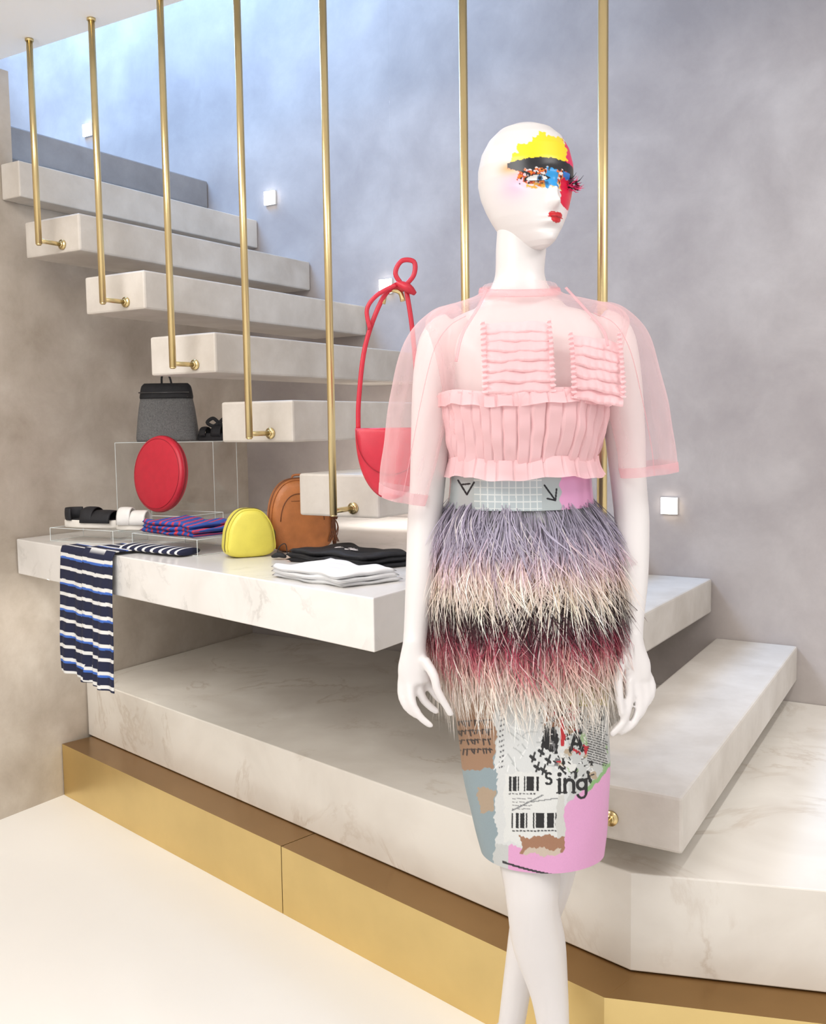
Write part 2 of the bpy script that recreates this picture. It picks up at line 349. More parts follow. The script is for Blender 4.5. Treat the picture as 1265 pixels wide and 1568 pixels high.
# head ------------------------------------------------
HT=hz(190); HB=hz(388); HH=HT-HB
hs=np.array([[0,.004,.004,.006],[.012,.022,.022,.028],[.05,.042,.042,.055],[.12,.057,.060,.073],[.22,.068,.073,.087],[.34,.0735,.081,.094],[.46,.0735,.083,.094],[.56,.070,.083,.088],[.66,.064,.082,.075],[.75,.057,.081,.060],[.83,.0475,.080,.048],[.90,.037,.078,.034],[.95,.0275,.074,.022],[.985,.018,.067,.010],[1.0,.009,.058,.0]])
nr,nc=300,400; v=[];cols=[]
hy=math.radians(24); cy_,sy_=math.cos(hy),math.sin(hy); hcx=mx(808,hz(290)); WHITE=np.array([222,217,215.])
def noise2(a,b): return math.sin(a*.9+b*.35)*.5+math.sin(a*.37-b*.8+1.3)*.5
tt=(1-np.cos(np.linspace(0,math.pi,nr)))/2
for i in range(nr):
    t=tt[i]; w,ff,bb=[float(interp(t,hs[:,0],hs[:,j])) for j in(1,2,3)]
    for k in range(nc):
        a=2*math.pi*k/nc; s_,c_=math.sin(a),math.cos(a)
        lx=w*s_; ly=(ff if c_>0 else bb)*c_
        if c_>0:
            ly+=.018*math.exp(-(lx/.0085)**2)*math.exp(-((t-.685)/.045)**2)
            ly+=.010*math.exp(-(lx/.0075)**2)*math.exp(-((t-.59)/.07)**2)
            ly+=.004*math.exp(-(lx/.035)**2)*math.exp(-((t-.455)/.04)**2)
            for sx in(-.031,.031):
                ly-=.010*math.exp(-((lx-sx)/.015)**2)*math.exp(-((t-.525)/.04)**2)
                ly+=.005*math.exp(-((lx-sx)/.010)**2)*math.exp(-((t-.53)/.018)**2)
            ly+=.006*math.exp(-(lx/.015)**2)*math.exp(-((t-.785)/.016)**2)
            ly+=.007*math.exp(-(lx/.012)**2)*math.exp(-((t-.822)/.016)**2)
            ly-=.005*math.exp(-(lx/.022)**2)*math.exp(-((t-.87)/.025)**2)
            ly+=.003*math.exp(-(lx/.018)**2)*math.exp(-((t-.94)/.03)**2)
        X=lx*cy_+ly*sy_; Y=-(ly*cy_-lx*sy_); Z=HT-HH*t
        v.append((hcx+X,MY+Y,Z))
        col=WHITE.copy()
        if c_>-.2 and .05<t<.95:
            px=808+X*918; py=190+198*t; jn=noise2(px*.9,py*.9)*3; j2=noise2(px*.33+4,py*.29)*3
            d=math.exp(-((px-786)/20)**2-((py-298)/20)**2); col=col*(1-.42*d)+np.array([236,150,200])*.42*d
            d=math.exp(-((px-780)/14)**2-((py-273)/8)**2); col=col*(1-.8*d)+np.array([240,136,60])*.8*d
            d=math.exp(-((px-872)/12)**2-((py-334)/14)**2); col=col*(1-.35*d)+np.array([240,140,175])*.35*d
            ytop=252-(12 if px>790+j2 else 0)-(9 if 808<px+j2<856 else 0)-(7 if 820<px+j2<832 else 0)-.12*abs(px-780)+jn*.8
            if 780<px-j2*.5<868 and ytop<py<266: col=np.array([236,210,34.])
            if px>861+jn+j2*.5 and 203<py<282: col=np.array([222,26,92.])
            sk=noise2(px*.55,py*1.0)+.5*noise2(px*1.3+2,py*1.7)
            if 786+j2<px<862 and 277<py<301+j2-.25*abs(px-822) and sk>-.35: col=np.array([232,122,34.]) if sk>.15 else np.array([180,52,28.])
            if 800<px<856 and 296+j2<py<305+jn and sk<.1: col=np.array([236,174,76.])
            if 790<px<858 and 278<py<298 and noise2(px*1.1+3,py*.8)>.55: col=np.array([26,22,26.])
            if 826+j2<px<845+jn*.6 and 276+jn*.5<py<304+jn: col=np.array([40,144,208.])
            ex,ey=(px-815)/14.5,(py-291)/3.8
            ev=ex*ex+(ey+.35*(1-ex*ex))**2
            if ev<1:
                ir=math.hypot(px-819,py-290.5); col=np.array([225,225,223.]) if ir>4.2 else (np.array([70,110,150.]) if ir>2.2 else np.array([20,20,24.]))
            elif ev<1.8 and (ey<0 or ev<1.3): col=np.array([26,22,24.])
            yb=270-5*math.sin((px-776)/98*3.14)
            up=yb-5+jn*.3; dn=yb+12+jn*1.2-(0 if px>792 else (792-px)*.5)
            if 774<px<876 and up<py<dn: col=np.array([26,25,30.])
            if 776<px<806 and abs(py-(278+.45*(px-790)))<1.6: col=np.array([26,25,30.])
            if 850+jn*.6<px<886 and 288+jn*.5<py<333-abs(px-862)*.7+j2: col=np.array([212,20,60.])
            if 854<px<866 and 279<py<288+jn: col=np.array([44,116,196.])
            if 866<=px<876 and 279<py<290: col=np.array([28,26,30.])
            # lips: cupid bow + full lower lip, slightly over-painted corners
            qx,qy=px-843,py-346
            up_=((qx+5)/6.8)**2+((qy+3.0)/4.6)**2<1 or ((qx-4.5)/6)**2+((qy+3.2)/4.6)**2<1
            lo_=(qx/7.8)**2+((qy-4)/5.2)**2<1
            cor=abs(qx+.5)<12.5 and abs(qy-.3)<(12.5-abs(qx+.5))*.28+.4
            if up_ or lo_ or cor: col=np.array([192,24,34.])
            if abs(qy-.3-.4*math.sin(qx*.5))<.55 and abs(qx)<8: col=np.array([130,14,24.])
        cols.append(linarr(col))
f=[]
for i in range(nr-1):
    for k in range(nc): f.append((i*nc+k,i*nc+(k+1)%nc,(i+1)*nc+(k+1)%nc,(i+1)*nc+k))
f.append(tuple(range(nc))[::-1]); f.append(tuple(range((nr-1)*nc,nr*nc)))
hd=mesh('head',v,f,M_paint,man,True,np.array(cols)); fixn(hd)
s2=hd.modifiers.new('s','SMOOTH'); s2.factor=.5; s2.iterations=14
g=Geo(); fo=Vector((sy_,-cy_,0)); rt=Vector((cy_,sy_,0)); base=Vector((hcx,MY,hz(292)))+fo*.066+rt*.046
for i in range(52):
    d=(rt*random.uniform(.2,1)+fo*random.uniform(.2,.9)+Vector((0,0,random.uniform(-.9,.4)))).normalized(); l=random.uniform(.006,.018)
    p=base+Vector((0,0,random.uniform(-.010,.006)))+rt*random.uniform(-.012,.006)
    c=linarr(random.choice([(30,25,30),(225,30,100),(225,30,100),(244,150,196),(120,40,90)]))
    vv,f_=tube([p,p+d*l*.6,p+d*l+Vector((0,0,.003))],[.0008,.0006,.0002],4); g.add(vv,f_,0,c)
b2=Vector((hcx,MY,hz(296)))+fo*.082-rt*.014
for i in range(16):
    u=i/15; p=b2+rt*(-.024+.030*u)-fo*(.006*(1-u)); d=Vector((-(.5-u)*.6,-.5,-1)).normalized()
    vv,f_=tube([p,p+d*.007],[.0005,.0002],4); g.add(vv,f_,0,linarr((28,24,28)))
g.obj('eyelash_tuft',[M_paint],man)

# blouse ----------------------------------------------
M_org=sheer('organza_pink',(252,220,222),.17,.5,.36)
M_org2=sheer('organza_pink_pleated',(248,206,209),.80,.5,.18,tf=.22)
M_org3=sheer('organza_edge',(248,200,205),.40,.5,.3)
B=interp_secs([sec(437,742,852,.062,.055,2.),sec(452,732,864,.066,.062,2.),sec(463,702,905,.075,.072,2.2),sec(474,668,944,.085,.085,2.5),sec(495,652,962,.098,.092,2.6),sec(540,662,952,.116,.098,2.5),sec(590,674,932,.134,.10,2.4),sec(650,680,922,.132,.098,2.3),sec(715,690,906,.114,.092,2.2)],70)
def wr(x,y,z,a,i):
    k=1+.008*math.sin(a*9+z*40)+.005*math.sin(a*23-z*55); return x*k,y*k,z
v,f=rings(B,160,False,wr); mesh('blouse_yoke',v,f,M_org,man)
g=Geo()
def ringtube(py,xl,xr,fd,bd,r,tilt=0):
    z,cx,cy,hw,ff,bb,ex=sec(py,xl,xr,fd,bd)
    P=[]
    for k in range(49):
        a=2*math.pi*k/48; P.append((cx+hw*math.sin(a),cy-(ff if math.cos(a)>0 else bb)*math.cos(a),z-tilt*math.cos(a)))
    return tube(P,[(r,r*.3)]*49,8,False)
g.add(*ringtube(446,736,858,.066,.060,.006,.012))
for pts in(([(742,450,-.068),(728,480,-.092),(704,520,-.117),(694,560,-.127)]),([(858,450,-.068),(880,480,-.087),(905,515,-.107),(912,540,-.112)])):
    g.add(*tube(spline([MP(*p) for p in pts],5),[(.0024,.0008)]*16,8,up=(1,0,0)))
g.obj('blouse_neckband',[M_org3],man)
def sleeve(name,S,ph):
    P=spline([list(p)+[a,b] for p,a,b in S],9); g=Geo(); n=96; m=len(P); v=[];f=[]
    for i,q in enumerate(P):
        t=i/(m-1)
        j0,j1=max(i-2,0),min(i+2,m-1); ax=Vector((P[j1][0]-P[j0][0],0,P[j1][2]-P[j0][2])).normalized(); e1=Vector((-ax.z,0,ax.x)); e2=Vector((0,1,0))
        for k in range(n):
            a=2*math.pi*k/n; w=1+(.015+.07*t)*math.sin(a*4+t*2.5+ph)+.03*t*math.sin(a*9+2-t*4+ph)+.014*math.sin(a*3-t*16)+.008*math.sin(a*7+t*31)
            p=Vector(q[:3])+e1*(math.cos(a)*q[3]*w)+e2*(math.sin(a)*q[4]*w); v.append(tuple(p))
    for i in range(m-1):
        for k in range(n): f.append((i*n+k,i*n+(k+1)%n,(i+1)*n+(k+1)%n,(i+1)*n+k))
    g.add(v,f,0)
    i0=m-6; vv=[];ff=[]
    for i in range(i0,m):
        c=Vector(P[i][:3])
        for k in range(n):
            q=Vector(v[i*n+k]); vv.append(tuple(c+(q-c)*1.015))
    for i in range(5):
        for k in range(n): ff.append((i*n+k,i*n+(k+1)%n,(i+1)*n+(k+1)%n,(i+1)*n+k))
    g.add(vv,ff,1)
    g.add(*tube([Vector(v[i*n+72]) for i in range(m)],.0006,6),1)
    return g.obj(name,[M_org,M_org3],man)
sleeve('blouse_sleeve_left',[(MP(712,488),.026,.05),(MP(686,505),.040,.062),(MP(664,540),.050,.068),(MP(646,610),.050,.072),(MP(632,680),.046,.076),(MP(622,730),.042,.079),(MP(615,762),.038,.082)],1)
sleeve('blouse_sleeve_right',[(MP(902,486),.026,.05),(MP(930,503),.040,.062),(MP(950,538),.050,.068),(MP(966,600),.052,.072),(MP(978,660),.051,.076),(MP(984,700),.050,.079),(MP(987,728),.048,.082)],2.2)
def pleat(secs,m,npl,amp,name,mat,flare=.0,crk=.0):
    S=interp_secs(secs,m)
    def fn(x,y,z,a,i):
        t=i/(m-1); ph=a*npl/(2*math.pi)+.3*math.sin(a*3+1)+.12*math.sin(a*11); fl=math.floor(ph); saw=ph-fl; st=min(1,saw*5)*(1-.45*saw)
        w=amp*(st-.4)*(.8+.3*math.sin(fl*2.3))+.002*math.sin(a*7+z*60)*t
        w+=crk*(math.sin(z*150+fl*1.9)+.6*math.sin(z*80+fl*4.1+a*6))
        w+=flare*t*t*(1+.5*math.sin(a*npl*.5+1))
        k=1+w/.12; return x*k,y*k,z+.0012*math.sin(a*npl*.5)*t+.003*math.sin(a*5)
    v,f=rings(S,720,False,fn); return mesh(name,v,f,mat,man)
pleat([sec(604,672,932,.148,.104,2.3),sec(622,678,928,.148,.104,2.3),sec(660,684,922,.142,.102,2.3),sec(706,690,910,.124,.098,2.2)],44,40,.0085,'bodice_pleats',M_org2,0,.0009)
pleat([sec(698,688,912,.126,.10,2.2),sec(712,686,914,.130,.102,2.2),sec(727,686,916,.132,.104,2.2)],14,32,.006,'bodice_peplum',M_org2,.004,.0004)
pleat([sec(601,672,928,.146,.104,2.3),sec(611,671,931,.150,.106,2.3),sec(622,672,932,.151,.108,2.3)],14,36,.006,'bodice_top_ruffle',M_org2,.002,.0004)
g=Geo()
def chest_y(py): return float(np.interp(py,[480,540,590,650],[-.092,-.122,-.140,-.142]))
for (xl,xr,tops,sk) in((734,828,[503,516,530,544,559,574,589],0),(858,932,[521,535,550,566,582,598],6)):
    for j,t0 in reversed(list(enumerate(tops))):
        n=90;rows=8;v=[];f=[]
        for i in range(rows):
            for k in range(n+1):
                u=k/n; px=xl+(xr-xl)*u+.8*math.sin(i*.9+j); py=t0+i*2.5+sk*u*2+.9*math.sin(u*7+j*2)+.7*math.sin(u*15+j*1.3)
                q=i/(rows-1)
                z=hz(py); xx=mx(px,z); dy=chest_y(t0+4)-.001-.0125*q**.8-.0018*math.sin(u*13+j*1.7)*q-.0010*math.sin(u*41+j)*q
                if i==rows-1: dy+=.004
                dy+=1.7*(xx-.19)**2
                v.append((xx,MY+dy,z))
        for i in range(rows-1):
            for k in range(n): a=i*(n+1)+k; f.append((a,a+1,a+n+2,a+n+1))
        g.add(v,f)
    for xe in(xl,xr):
        v=[];f=[];m=110
        for i in range(m+1):
            py=tops[0]-2+(tops[-1]+18-tops[0])*i/m
            for k in range(4):
                px=xe+(k-1.5)*2.2+1.0*math.sin(i*.8+k); z=hz(py); xx=mx(px,z); dy=chest_y(py)-.011-.003*math.sin(i*.75+k*.4)+1.7*(xx-.19)**2
                v.append((xx,MY+dy,z))
        for i in range(m):
            for k in range(3): a=i*4+k; f.append((a,a+1,a+5,a+4))
        g.add(v,f)
g.obj('blouse_ruffle_panels',[M_org2],man)

# skirt -------------------------------------------------
def seg(px,py,x0,y0,x1,y1,w):
    dx,dy=x1-x0,y1-y0; t=np.clip(((px-x0)*dx+(py-y0)*dy)/(dx*dx+dy*dy+1e-9),0,1)
    return (px-x0-t*dx)**2+(py-y0-t*dy)**2<w*w
def arc(px,py,cx,cy,r,w,lo=-360,hi=360,sx=1.):
    x=(px-cx)/sx; y=py-cy; a=np.degrees(np.arctan2(-y,x))%360
    ok=((a-lo)%360)<=(hi-lo) if hi-lo<360 else np.ones(px.shape,bool)
    return (np.abs(np.hypot(x,y)-r)<w)&ok
def glyph(px,py,ch,x,y,s):
    """x-height box origin (x,y) top-left, size s"""
    w=s*.13
    if ch=='i': return seg(px,py,x+.2*s,y,x+.2*s,y+s,w)|seg(px,py,x+.02*s,y,x+.2*s,y,w*.5)|seg(px,py,x,y+s,x+.4*s,y+s,w*.5)|(np.hypot(px-x-.2*s,py-y+.38*s)<w*1.4)
    if ch=='n': return seg(px,py,x+.12*s,y,x+.12*s,y+s,w)|arc(px,py,x+.48*s,y+.38*s,.34*s,w,0,180)|seg(px,py,x+.82*s,y+.38*s,x+.82*s,y+s,w)|seg(px,py,x,y+s,x+.28*s,y+s,w*.5)|seg(px,py,x+.68*s,y+s,x+.98*s,y+s,w*.5)
    if ch=='g': return arc(px,py,x+.42*s,y+.42*s,.36*s,w)|seg(px,py,x+.8*s,y+.05*s,x+.8*s,y+1.1*s,w)|arc(px,py,x+.44*s,y+1.08*s,.36*s,w*.8,190,360)|seg(px,py,x+.7*s,y+.02*s,x+1.0*s,y-.02*s,w*.5)
    if ch=='s': return arc(px,py,x+.35*s,y+.26*s,.22*s,w*.8,20,270)|arc(px,py,x+.35*s,y+.72*s,.24*s,w*.8,-160,90)
    if ch=='e': return arc(px,py,x+.42*s,y+.5*s,.36*s,w*.8,0,320)|seg(px,py,x+.1*s,y+.5*s,x+.76*s,y+.5*s,w*.5)
    if ch=='b': return seg(px,py,x+.1*s,y-.5*s,x+.1*s,y+s,w)|arc(px,py,x+.42*s,y+.6*s,.32*s,w)
    if ch=='A': return seg(px,py,x+.45*s,y-.3*s,x,y+s,w)|seg(px,py,x+.45*s,y-.3*s,x+.9*s,y+s,w*1.2)|seg(px,py,x+.2*s,y+.55*s,x+.7*s,y+.55*s,w*.8)
    return np.zeros(px.shape,bool)
def word(px,py,t,x,y,s,adv=1.05):
    m=np.zeros(px.shape,bool)
    for ch in t: m|=glyph(px,py,ch,x,y,s); x+=(.5 if ch=='i' else adv)*s
    return m
def skirt_paint(px,py):
    c=np.zeros(px.shape+(3,)); c[:]=(192,194,192)
    j=2.0*np.sin(px*.13+py*.09)+1.3*np.sin(px*.31-py*.22)+.7*np.sin(px*.9+py*.7)
    rr=np.random.default_rng(11)
    def put(m,col): c[m]=col
    def reg(x0,x1,y0,y1): return (px+j>x0)&(px+j<x1)&(py+j>y0)&(py+j<y1)
    put(reg(600,752,1150,1400),(138,154,160)); put(reg(600,750,1030,1176),(154,120,94))
    put(reg(728,750,1204,1240),(168,148,126))
    for yy in(1104,1118,1132,1146):
        x=700
        while x<746: h=rr.uniform(5,9); put(seg(px,py,x,yy,x+rr.uniform(-1,3),yy+h,1.1)|seg(px,py,x,yy,x+4,yy+rr.uniform(0,2),.8),(56,46,44)); x+=rr.uniform(4,8)
    put(reg(752,856,1030,1288),(208,210,209))
    for yy in np.arange(1060,1180,7.5):
        put((np.abs(py-yy-1.2*np.sin(px*.5))<1.3)&(px>756)&(px<763)&(np.sin(px*1.7+yy)>-.5),(84,84,88))
    for _ in range(54):
        x=rr.uniform(764,850);y=rr.uniform(1050,1180); put(seg(px,py,x,y,x+rr.uniform(-22,22),y+rr.uniform(-12,22),rr.uniform(.5,1.2)),[(180,183,182),(228,229,228)][rr.integers(2)])
    put(reg(818,864,1040,1120),(142,100,74)); put(reg(852,925,1030,1086),(206,198,96)); put(reg(818,838,1118,1150),(24,24,26))
    put(word(px,py,'sb',880,1060,15),(30,30,32))
    pal=[(28,28,30),(218,218,214),(184,40,50),(30,30,32),(190,188,182),(150,120,90),(34,34,36),(110,110,112),(178,160,136),(150,180,130)]
    for _ in range(70):
        x=rr.uniform(818,912);y=rr.uniform(1080,1188);w=rr.uniform(3,16);h=rr.uniform(3,15); put(reg(x,x+w,y,y+h),pal[rr.integers(len(pal))])
    for _ in range(160):
        x=rr.uniform(806,918);y=rr.uniform(1076,1190); put(seg(px,py,x,y,x+rr.uniform(-6,6),y+rr.uniform(-4,4),rr.uniform(.5,1.0)),[(24,24,26),(224,224,222)][rr.integers(2)])
    put(reg(884,920,1106,1168),(200,200,197))
    for yy in np.arange(1108,1168,3.6):
        x=885
        while x<917: l=rr.uniform(2,7); put(seg(px,py,x,yy+(x-885)*.25,x+l,yy+(x+l-885)*.25,.85),(50,50,52)); x+=l+rr.uniform(1.5,3)
    put(word(px,py,'A',858,1130,20),(18,18,20)); put(seg(px,py,845,1104,846,1142,2.6),(190,38,46)); put(word(px,py,'s',868,1098,15),(18,18,20))
    put(reg(764,848,1182,1284),(216,217,214))
    tb=rr.random(600)<.55
    def bars(m,per):
        q=np.clip(((px-700)/per).astype(int),0,599); put(m&tb[q],(24,24,26))
    bars((px>768)&(px<812)&(py>1187)&(py<1208),1.75); bars((px>774)&(px<846)&(py>1240)&(py<1262),2.0)
    for x in range(776,844,5): put(seg(px,py,x,1266,x+2.2,1266,1.0),(60,60,62))
    for x in range(770,808,5): put(seg(px,py,x,1212,x+2,1212,.8),(70,70,72))
    put(seg(px,py,775,1236,818,1214,.9)|seg(px,py,800,1224,846,1218,.7),(110,112,114))
    for yy in(1219,1224,1229,1234):
        x=775
        while x<800: l=rr.uniform(2,6); put(seg(px,py,x,yy,x+l,yy,.6),(120,120,122)); x+=l+rr.uniform(1.5,3)
    for (x,y) in((800,1158),(812,1150),(806,1172),(822,1162),(815,1176)): put(seg(px,py,x,y,x+6,y+5,2.2)|seg(px,py,x+6,y-5,x+2,y+8,1.4),(40,40,42))
    pk=(px+j*.6>850)&(py+j>1232-(px-850)*.85); put(pk,(218,158,198))
    put(((px+j*.6>838)&(px+j*.6<=850)&(py>1215)),(200,200,195))
    put((py+j>1288)&(px>770),(218,158,198)); put(reg(786,850,1274,1300),(156,114,88)); put(reg(790,846,1292,1301),(196,180,164))
    put(pk&(py+j<1240-(px-850)*.85)&(px>882),(136,178,118))
    put(word(px,py,'s',820,1182,17)|word(px,py,'ing',838,1192,19,1.05),(26,26,28))
    put((np.abs(py-1318-.25*(px-780)+.0008*(px-800)**2)<1.6)&(px>762)&(px<835),(40,38,44))
    fade=1-.03*rr.random(px.shape)
    return np.clip(c*fade[...,None],0,255)
SK=interp_secs([sec(765,692,903,.098,.092),sec(850,672,935,.110,.112),sec(960,670,945,.118,.122),sec(1080,695,932,.112,.118),sec(1180,708,932,.106,.112),sec(1250,722,928,.10,.106),sec(1300,735,922,.096,.10)],480)
def skfold(x,y,z,a,i):
    t=i/479.; k=1+.010*t*math.sin(a*3+z*9)+.004*math.sin(a*7-z*50); return x*k,y*k,z
v,f=rings(SK,1300,False,skfold)
va=np.array(v); zz=va[:,2]
def unhz(zz): return (-.0009997+np.sqrt(.0009997**2+4*6.56e-8*(1.9143-zz)))/(2*6.56e-8)
py=unhz(zz); px=815+(va[:,0]-.2)/(.0010885-.0000582*(zz-1.24)); py2=py+(MY-va[:,1])*300
cols=linarr(skirt_paint(px,py2))
M_col=attr_mat('collage_print',.5)
mesh('collage_pencil_skirt',v,f,M_col,man,True,cols)
WB=interp_secs([sec(722,690,905,.102,.092),sec(745,689,906,.104,.094),sec(774,686,909,.108,.098)],90)
v,f=rings(WB,900,False); va=np.array(v); zz=va[:,2]
py=unhz(zz); px=815+(va[:,0]-.2)/(.0010885-.0000582*(zz-1.24))
c=np.zeros((len(v),3)); c[:]=(172,180,180); c[(px>722)&(px<818)]=(178,188,190)
gm=((px%10<1.6)|(py%10<1.6))&(px>722)&(px<818); c[gm]=(214,218,216)
for s_ in((700,732,712,752),(712,752,722,734),(704,738,716,736),(822,738,838,760),(838,760,840,744),(838,760,826,757)): c[seg(px,py,*s_,1.3)]=(34,34,38)
c[px+2*np.sin(py*.3)>846]=(220,158,196)
mesh('skirt_waistband',v,f,attr_mat('waistband_print',.25,metal=.35),man,True,linarr(c))
# feathers
M_fe=attr_mat('ostrich_feather',.65,'Col',.25)
tiers=[(772,852,[(156,151,166),(174,167,186),(202,192,210)],1200),
 (800,886,[(168,158,178),(206,186,202),(236,210,212)],1100),
 (832,922,[(212,182,188),(240,216,208),(250,240,228)],1100),
 (856,956,[(226,194,158),(242,222,200),(254,250,242)],680),
 (886,974,[(92,64,56),(46,30,32),(104,40,56)],950),
 (925,1014,[(76,26,38),(146,44,68),(204,130,134)],1000),
 (950,1046,[(156,70,88),(220,170,162),(242,230,218)],1050),
 (978,1084,[(206,156,150),(232,216,202),(243,240,234)],1050)]
V=[];F=[];CC=[]
SKb=SK[::6]; skz=np.array([s[0] for s in SKb])[::-1]; skc={j:np.array([s[j] for s in SKb])[::-1] for j in(1,3,4,5)}
def base_at(z): return [float(interp(z,skz,skc[j])) for j in(1,3,4,5)]
for ti,(r0,r1,cl,cnt) in enumerate(tiers):
    cl=np.array(cl,float)
    i=0
    while i<cnt*1.5:
        a0=random.uniform(0,2*math.pi); rp0=r0+random.uniform(-12,16); out0=random.uniform(.012,.042); sw0=random.gauss(0,.17); cu0=random.uniform(-.024,.024)
        L0=random.uniform(.68,1.22)
        jit0=random.uniform(.88,1.1)
        for q_ in range(random.randint(3,7)):
            i+=1
            a=a0+random.gauss(0,.020); z0=hz(rp0+random.uniform(-4,6)); ln=(hz(r0)-hz(r1))*L0*random.uniform(.80,1.1)
            swing=sw0+random.gauss(0,.14); outw=out0+random.uniform(-.005,.006); curl=cu0+random.uniform(-.018,.018); wd=random.uniform(.00032,.00080)
            jit=jit0*random.uniform(.93,1.06); white=random.random()<(.11 if ti<5 else .17)
            ns=8; ps=[]; wav=random.uniform(0,6)
            for s in range(ns+1):
                t=s/ns; aa=a+swing*t*.6+curl*7*t*t+.018*math.sin(t*6+wav)*t; z=z0-ln*(t*.98)+.014*t*(1-t)
                cx,hw,ff,bb=base_at(z); k=outw*(t**.8)*(1-.25*t*t)+.003+curl*t*t*.4
                ps.append((cx+(hw+k)*math.sin(aa),MY-((ff if math.cos(aa)>0 else bb)+k)*math.cos(aa),z))
            tx,ty=math.cos(a),math.sin(a); n0=len(V); rx=random.uniform(-.6,.6)
            for s,p in enumerate(ps):
                t=s/ns; w=wd*(1.1 if s<ns-1 else .7)*(1 if s<ns else .12)*(1+.3*math.sin(s*2.1+i))
                V.append((p[0]-tx*w,p[1]-ty*w,p[2]-rx*w)); V.append((p[0]+tx*w,p[1]+ty*w,p[2]+rx*w))
                q=t*(len(cl)-1); q0=min(int(q),len(cl)-2); c=cl[q0]*(1-q+q0)+cl[q0+1]*(q-q0)
                if white and t>.35: c=c*.25+np.array([250,242,236])*.75
                c=np.clip(c*jit,0,255); CC+=[c,c]
            for s in range(ns): b0=n0+2*s; F.append((b0,b0+1,b0+3,b0+2))
mesh('feather_skirt_layers',V,F,M_fe,man,False,linarr(np.array(CC)))
# ------------------------------------------------------------------ goods
M_red=simple('red_leather',(200,40,60),.42,0,.05,40,.1,400)
M_redd=simple('red_leather_dark',(160,24,42),.45)
M_blk=simple('black_fabric',(30,30,34),.7,0,.2,60,.2,500)
M_yel=simple('yellow_leather',(228,216,92),.45,0,.04,30,.15,300)
M_tan=simple('tan_leather',(180,112,62),.45,0,.2,22,.2,250)
M_tand=simple('tan_leather_dark',(108,62,34),.5)
M_gry=simple('gray_woven',(108,108,108),.7,0,.3,260,.3,600)
M_wht=simple('white_cotton',(234,234,234),.8,0,.02,30,.15,500)
M_acr=acrylic('clear_acrylic')
M_edge=simple('acrylic_edge',(225,232,231),.2)
ZT=.8912
def redbag():
    g=Geo(); cx,cy=-.050,2.30; zt=1.232; w=.080; h=.165
    R=30; out=[]
    for k in range(R+1):
        a=math.pi*k/R; out.append((-w*math.cos(a),-h*abs(math.sin(a))**.85))
    out=[(-w,0)]+out[1:-1]+[(w,0)]
    n=len(out); v=[];f=[]
    lay=[(-.030,.84),(-.027,.94),(-.018,1.0),(.018,1.0),(.027,.94),(.030,.84)]
    for (yy,s) in lay:
        for (x,zv) in out: v.append((cx+x*s,cy+yy,zt+(zv+.06)*s-.06))
    for i in range(len(lay)-1):
        for k in range(n): f.append((i*n+k,i*n+(k+1)%n,(i+1)*n+(k+1)%n,(i+1)*n+k))
    f.append(tuple(range(n))[::-1]); f.append(tuple(range((len(lay)-1)*n,len(lay)*n)))
    g.add(v,f,0)
    fl=[(cx+x*.96,cy-.0325,zt+zv*.62-.004) for x,zv in out]; g.add(*tube(fl,.0010,6),1)
    g.add(*tube(spline([(-.124,2.3,1.225),(-.121,2.3,1.30),(-.104,2.3,1.42),(-.066,2.3,1.52),(-.035,2.3,1.552),(-.012,2.3,1.545)],6),[(.0055,.002)]*31,8,up=(1,0,0)),0)
    g.add(*tube(spline([(.020,2.3,1.225),(.014,2.3,1.33),(.004,2.3,1.46),(-.008,2.3,1.545)],6),[(.0055,.002)]*19,8,up=(1,0,0)),0)
    g.add(*tube(spline([(-.03,2.29,1.56),(-.006,2.285,1.548),(.012,2.292,1.535)],4),[.005,.007,.009,.010,.011,.010,.009,.007,.005],10),0)
    g.add(*tube(spline([(-.014,2.292,1.55),(-.032,2.29,1.580),(-.018,2.29,1.608),(.010,2.29,1.606),(.010,2.29,1.578),(-.010,2.29,1.553)],6),[(.0020,.0055)]*31,8,up=(0,1,0)),0)
    g.add(*tube(spline([(-.03,2.288,1.556),(-.075,2.286,1.532),(-.098,2.286,1.50),(-.092,2.286,1.455)],6),[(.0020,.0050)]*19,8,up=(0,1,0)),0)
    g.add(*tube(spline([(-.062,2.305,1.515),(-.056,2.305,1.54),(-.04,2.305,1.546),(-.022,2.305,1.54),(-.016,2.305,1.52)],5),.0062,10),2)
    g.add(*tube([(-.04,2.305,1.546),(-.04,2.305,CE-.001)],.0003,6),3)
    g.obj('red_crossbody_bag',[M_red,M_redd,M_rod,M_acr])
redbag()
